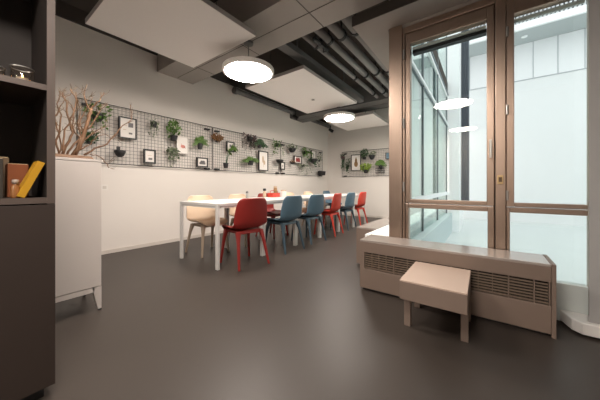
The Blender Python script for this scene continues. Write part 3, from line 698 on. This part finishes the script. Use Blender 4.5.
plant('x', -3.47, 1.55, 'grey green drooping plant left of the bulb picture on the end wall', 0.08, 0.07, w=0.12, up=0.20, down=0.25, n=90, style='trail', fol='leafdark', ls=0.06)
plant('x', -2.92, 1.76, 'dark green plant just right of the bulb picture on the end wall', 0.12, 0.08, w=0.18, up=0.27, n=100, fol='leafdark', ls=0.07)
plant('x', -2.86, 1.34, 'lime green plant in black pot low on the end wall mesh', 0.15, 0.10, w=0.30, up=0.24, n=150, fol='leaflime', ls=0.065)
plant('x', -2.67, 1.74, 'thin leaved plant in round black pot between the lime plant and the green fern', 0.17, 0.13, 'bowl', w=0.24, up=0.14, n=40, fol='leafsilver', ls=0.06)
plant('x', -2.42, 1.48, 'wide green fern over a black wire basket on the end wall mesh', 0.12, 0.07, w=0.36, up=0.17, n=20, style='fern', fol='leaf', ls=0.07)
t = thing('wire_basket', 'black wire basket below the wide green fern on the end wall mesh', 'basket', (-2.44, YF-0.12, 1.33), group='plants and pots hung on the wire mesh')
m = MB()
for z in (0, 0.07, 0.14):
    for (A, C_) in (((-0.12, -0.05), (0.12, -0.05)), ((-0.12, 0.05), (0.12, 0.05)), ((-0.12, -0.05), (-0.12, 0.05)), ((0.12, -0.05), (0.12, 0.05))):
        m.tube([(A[0], A[1], z), (C_[0], C_[1], z)], 0.005, 4)
for k in range(7):
    for y in (-0.05, 0.05): m.tube([(-0.12+0.04*k, y, 0), (-0.12+0.04*k, y, 0.14)], 0.004, 4)
m.build('basket_body', 'black', t)
MB().box(-0.02, 0.02, 0.05, 0.066, 0.11, 0.16).build('hook', 'black', t)

# ------------------------------------------------------------------ white cabinet with driftwood
CXF = -2.37
cb = thing('white_cabinet', 'white cabinet on tapered feet between the bookcase and the long wall', 'cabinet', (-2.57, 0.2, 0))
cy0, cy1, cd = -0.35, 0.652, 0.42
B(CXF-cd, CXF-0.018, cy0, cy1, 0.182, 1.132).build('carcass', 'cabinet', cb, world=True, bevel=0.002)
B(CXF-cd, CXF, cy0, cy1+0.002, 1.133, 1.152).build('top_board', 'cabinet', cb, world=True, bevel=0.002)
for k in range(2):
    a, e = (cy0+0.003, 0.148) if k == 0 else (0.152, cy1-0.002)
    dmb = B(CXF-0.017, CXF-0.001, a, e, 0.186, 1.130)
    dd = dmb.build('door', 'cabinet', cb, world=True, bevel=0.0015)
bf = MB()
bf.box(CXF-0.02, CXF-0.002, cy0+0.06, cy1-0.045, 0.146, 0.1815); bf.box(CXF-cd+0.002, CXF-cd+0.02, cy0+0.06, cy1-0.045, 0.146, 0.1815)
bf.box(CXF-cd+0.06, CXF-0.06, cy1-0.02, cy1-0.002, 0.146, 0.1815)
bf.build('base_rail', 'cabinet', cb, world=True)
for sx in (0, 1):
    for sy in (0, 1):
        X = CXF-0.002 if sx else CXF-cd+0.002; Y = cy1-0.001 if sy else cy0+0.001
        ix = -1 if sx else 1; iy = -1 if sy else 1
        q = lambda a, b_, z: [(X, Y, z), (X+ix*a, Y, z), (X+ix*a, Y+iy*b_, z), (X, Y+iy*b_, z)]
        MB().hexa(q(0.022, 0.022, 0.012), q(0.055, 0.055, 0.1815)).build('foot', 'cabinet', cb, world=True)
        MB().hexa(q(0.018, 0.018, 0.0), q(0.018, 0.018, 0.0118)).build('foot_pad', 'black', cb, world=True)
CT = 1.152
dw = thing('driftwood_branch', 'bare brown driftwood branches on a wooden slab on top of the white cabinet', 'branch', (-2.52, 0.45, CT))
slab = MB(); slab.hexa([(-2.62, 0.10, CT), (-2.39, 0.10, CT), (-2.385, 0.615, CT), (-2.60, 0.62, CT)], [(-2.60, 0.12, CT+0.028), (-2.40, 0.12, CT+0.032), (-2.395, 0.595, CT+0.022), (-2.59, 0.60, CT+0.026)])
slab.build('wood_base', 'wood', dw, world=True, bevel=0.006)
F = (-math.sin(yaw), math.cos(yaw)); R = (math.cos(yaw), math.sin(yaw))
def at_x(px, py, x):
    a = (px-300)/250; r = (F[0]+R[0]*a, F[1]+R[1]*a, (186-py)/250); t_ = x/r[0]
    return Vector((x, r[1]*t_, H+r[2]*t_))
def branch(pxs, r0, r1, xs, twigs=5, mb=None):
    pts = [at_x(px, py, xs[0]+(xs[1]-xs[0])*i/(len(pxs)-1)) for i, (px, py) in enumerate(pxs)]
    if pts[0].z < CT+0.03: pts[0].z = CT+0.02
    fine = []
    for i in range(len(pts)-1):
        for s_ in range(3):
            fine.append(pts[i].lerp(pts[i+1], s_/3) + (Vector((random.gauss(0, .004), random.gauss(0, .004), random.gauss(0, .003))) if (i or s_) else Vector()))
    fine.append(pts[-1])
    rad = [r0+(r1-r0)*i/(len(fine)-1) for i in range(len(fine))]
    bo = MB().tube(fine, rad, 7).build('branch', 'wood', dw, world=True, smooth=True)
    for k in range(twigs):
        i = random.randint(len(fine)//3, len(fine)-2); p = fine[i]; d = (fine[i+1]-fine[i]).normalized()
        d = (d + Vector((random.gauss(0, .5), random.gauss(0, .8), random.gauss(0.15, .5)))).normalized()
        q = [p]; L = random.uniform(0.05, 0.11)
        for s_ in range(1, 5):
            d = (d + Vector((random.gauss(0, .2), random.gauss(0, .3), random.gauss(0.05, .25)))).normalized(); q.append(q[-1]+d*L/4)
        tw = MB(); tw.tube(q, [rad[i]*0.5, rad[i]*0.4, rad[i]*0.3, 0.0015, 0.0008], 5)
        if random.random() < 0.7:
            p2_ = q[2]; d2 = (d + Vector((random.gauss(0, .6), random.gauss(0, .8), random.gauss(0, .5)))).normalized()
            tw.tube([p2_, p2_+d2*L*0.3, p2_+d2*L*0.6+Vector((0, 0.004, 0.006))], [0.002, 0.0014, 0.0008], 5)
        tw.build('twig', 'twig', bo, shift=Vector(dw.location))
branch([(73, 156), (80.3, 143), (86, 129), (89.3, 115.4), (91.6, 108.7)], 0.017, 0.009, (-2.46, -2.50), 3)
branch([(91.6, 108.7), (97, 103), (101, 99), (104, 92)], 0.007, 0.002, (-2.50, -2.48), 2)
branch([(91, 112), (86, 102), (83.5, 95), (87, 84)], 0.007, 0.002, (-2.50, -2.52), 3)
branch([(62, 156), (70, 141), (72.5, 129), (67, 115.4), (65.5, 102), (63, 92)], 0.010, 0.004, (-2.50, -2.54), 7)
branch([(63, 156), (63.5, 135), (70, 118), (77, 100), (70, 89)], 0.007, 0.003, (-2.44, -2.50), 7)
branch([(70, 156), (82, 140), (78, 122), (80, 108), (76, 92)], 0.006, 0.002, (-2.55, -2.58), 6)
branch([(60, 156), (57, 140), (61, 120), (58, 104), (60, 91)], 0.007, 0.003, (-2.47, -2.47), 7)
branch([(84, 155), (95, 149), (107, 144), (118.5, 129.4), (132, 119), (130, 104)], 0.008, 0.0018, (-2.46, -2.45), 5)
branch([(78, 148), (88, 137), (100, 128), (112, 126)], 0.006, 0.002, (-2.48, -2.46), 4)
branch([(90, 154), (101, 157), (107, 164), (109, 168)], 0.004, 0.002, (-2.42, -2.40), 3)
branch([(66, 156), (75, 143), (84, 134), (80, 120), (88, 108), (93, 97)], 0.008, 0.002, (-2.55, -2.56), 6)
branch([(58, 156), (62, 146), (58, 132), (55, 118), (61, 106), (66, 96), (74, 92)], 0.006, 0.002, (-2.58, -2.60), 7)
branch([(76, 155), (79, 138), (72, 126), (74, 112), (69, 101), (58, 95)], 0.006, 0.002, (-2.42, -2.44), 7)
branch([(86, 130), (95, 122), (99, 112), (108, 104)], 0.006, 0.0015, (-2.47, -2.46), 4)
branch([(80, 150), (90, 144), (96, 136), (106, 134), (114, 140)], 0.005, 0.0015, (-2.43, -2.42), 4)
lp = thing('table_lamp', 'small white cone table lamp on the cabinet, half hidden behind the bookcase', 'lamp', (-2.70, 0.387, CT))
MB().lathe([(0.05, 0.0), (0.05, 0.012), (0.012, 0.022), (0.008, 0.10), (0.008, 0.265)], n=20).build('lamp_base', 'shade', lp, smooth=True)
MB().lathe([(0.087, 0.247), (0.030, 0.409), (0.0, 0.412)], n=28).build('lamp_shade', 'shade', lp, smooth=True)
# wall socket by the cabinet
so = thing('wall_socket', 'small wall socket on the long white wall right of the cabinet', 'socket', (XW+0.001, 1.20, 0.93))
B(0, 0.012, -0.04, 0.04, -0.04, 0.04).build('socket_plate', 'paper', so); MB().box(0.012, 0.016, -0.02, 0.02, -0.02, 0.02).build('socket_insert', 'skirt', so)

# ------------------------------------------------------------------ dark bookcase
BX = -1.556
bc = thing('dark_bookcase', 'tall dark brown bookcase at the left edge with open shelves above a closed door', 'bookcase', (-1.75, -0.2, 0))
b0, b1, bd = -0.62, 0.258, 0.42
cs = MB()
cs.box(BX-bd, BX-0.004, b1-0.027, b1, 0.0605, 2.62)
cs.box(BX-bd, BX-0.004, b0, b0+0.027, 0.0605, 2.62)
cs.box(BX-bd, BX-bd+0.02, b0+0.027, b1-0.027, 0.0605, 2.62)
cs.box(BX-bd+0.02, BX-0.004, b0+0.027, b1-0.027, 2.59, 2.62)
cs.build('carcass', 'bookcaseinner', bc, world=True)
e = MB(); e.box(BX-0.004, BX, b1-0.027, b1, 0.872, 2.62); e.box(BX-0.004, BX, b0, b0+0.027, 0.872, 2.62)
e.build('front_edge', 'bookcaseedge', bc, world=True)
for (z0, z1) in ((0.874, 0.899), (1.372, 1.397), (1.93, 1.955)):
    s_ = MB(); s_.box(BX-bd+0.02, BX-0.004, b0+0.027, b1-0.027, z0, z1); sh = s_.build('shelf', 'bookcase', bc, world=True)
    MB().box(BX-0.0035, BX+0.0005, b0+0.027, b1-0.0275, z0, z1).build('shelf_lip', 'bookcaseedge', sh, world=False, shift=Vector(bc.location))
B(BX-0.022, BX+0.001, b0+0.002, -0.182, 0.0605, 0.868).build('door', 'bookcase', bc, world=True, bevel=0.001)
B(BX-0.022, BX+0.001, -0.178, b1, 0.0605, 0.868).build('door', 'bookcase', bc, world=True, bevel=0.001)
B(BX-bd+0.02, BX-0.045, b0+0.02, b1-0.03, 0.0, 0.06).build('plinth', 'black', bc, world=True)
SZ = 0.899
o = thing('orange_book', 'upright orange-brown book on the lower open shelf behind the small bottle', 'book', (-1.73, 0.16, SZ))
B(-1.80, -1.70, 0.128, 0.192, SZ, SZ+0.150).build('cover', 'orangebook', o, world=True, bevel=0.002)
B(-1.795, -1.705, 0.131, 0.189, SZ+0.150, SZ+0.152).build('pages', 'pages', o, world=True)
o = thing('black_book', 'black book standing left of the orange-brown one on the lower shelf', 'book', (-1.70, 0.09, SZ))
B(-1.80, -1.68, 0.098, 0.115, SZ, SZ+0.17).build('cover', 'darkbook', o, world=True, bevel=0.002); B(-1.795, -1.685, 0.100, 0.113, SZ+0.17, SZ+0.172).build('pages', 'pages', o, world=True)
o = thing('brown_book', 'tan book at the left edge of the picture on the lower shelf', 'book', (-1.74, 0.11, SZ))
B(-1.86, -1.81, 0.09, 0.142, SZ, SZ+0.185).build('cover', 'brownbook', o, world=True, bevel=0.002); B(-1.855, -1.815, 0.094, 0.138, SZ+0.185, SZ+0.187).build('pages', 'pages', o, world=True)
# yellow book leaning to the right against the bookcase side
o = thing('yellow_book', 'yellow book leaning against the right side of the lower shelf', 'book', (-1.63, 0.17, SZ))
def lean(mb_boxes, ang):
    mb = MB()
    for bx_ in mb_boxes: mb.box(*bx_)
    ca, sa_ = math.cos(ang), math.sin(ang)
    mb.v = [(x, y*ca + z*sa_, -y*sa_ + z*ca) for x, y, z in mb.v]
    return mb
ang = math.radians(22)
L0 = 0.024*math.sin(ang)
c_ = lean([(-0.055, 0.055, 0.0, 0.003, 0, 0.165), (-0.055, 0.055, 0.021, 0.024, 0, 0.165), (0.052, 0.055, 0.003, 0.021, 0, 0.165)], ang); c_.v = [(x, y-0.026, z+L0) for x, y, z in c_.v]
c_.build('cover', 'yellow', o)
c_ = lean([(-0.052, 0.0515, 0.0032, 0.0208, 0.003, 0.162)], ang); c_.v = [(x, y-0.026, z+L0) for x, y, z in c_.v]
c_.build('pages', 'pages', o)
o = thing('small_bottle', 'little amber glass bottle in front of the orange-brown book', 'bottle', (-1.605, 0.143, SZ))
MB().lathe([(0.013, 0), (0.014, 0.004), (0.014, 0.045), (0.008, 0.054), (0.008, 0.060)], n=18).build('bottle_body', 'amber', o, smooth=True)
MB().lathe([(0.0105, 0.060), (0.0105, 0.078), (0.0, 0.079)], n=18).build('bottle_cap', 'cap', o, smooth=True)
S2 = 1.397
def candle_glass(x, y, r, hgt, label):
    t = thing('candle_glass', label, 'candle holder', (x, y, S2), group='glass candle holders on the upper shelf')
    MB().lathe([(0.0, 0.0), (r*0.92, 0.0), (r, 0.008), (r, hgt), (r-0.003, hgt), (r-0.003, 0.010), (0.0, 0.006)], n=32).build('glass_bowl', 'clearglass', t, smooth=True)
    MB().lathe([(r-0.0035, hgt-0.002), (r+0.001, hgt-0.002), (r+0.001, hgt+0.001), (r-0.0035, hgt+0.001)], n=32, closed=True).build('rim', 'steel', t)
    cd_ = MB().lathe([(0.018, 0.0075), (0.019, 0.009), (0.019, 0.024), (0.0, 0.023)], n=20).build('tealight', 'wax', t)
    MB().lathe([(0.0, 0.025), (0.0035, 0.030), (0.0025, 0.036), (0.0, 0.042)], n=8).build('flame', 'flame', cd_)
    return t
candle_glass(-1.625, 0.165, 0.037, 0.066, 'round clear glass candle holder with lit tealight on the upper shelf')
candle_glass(-1.63, 0.082, 0.036, 0.045, 'second lower glass candle holder at the left picture edge on the upper shelf')

# ------------------------------------------------------------------ light
w = bpy.data.worlds.new('sky'); scn.world = w; w.use_nodes = True
bg = w.node_tree.nodes['Background']; bg.inputs[0].default_value = (0.95, 0.965, 0.98, 1); bg.inputs[1].default_value = 2.15
scn.view_settings.view_transform = 'Standard'
scn.view_settings.look = 'None'
scn.view_settings.exposure = 0.0
scn.view_settings.gamma = 1.0
scn.cycles.max_bounces = 10; scn.cycles.diffuse_bounces = 5; scn.cycles.transparent_max_bounces = 16
scn.cycles.sample_clamp_indirect = 4.0
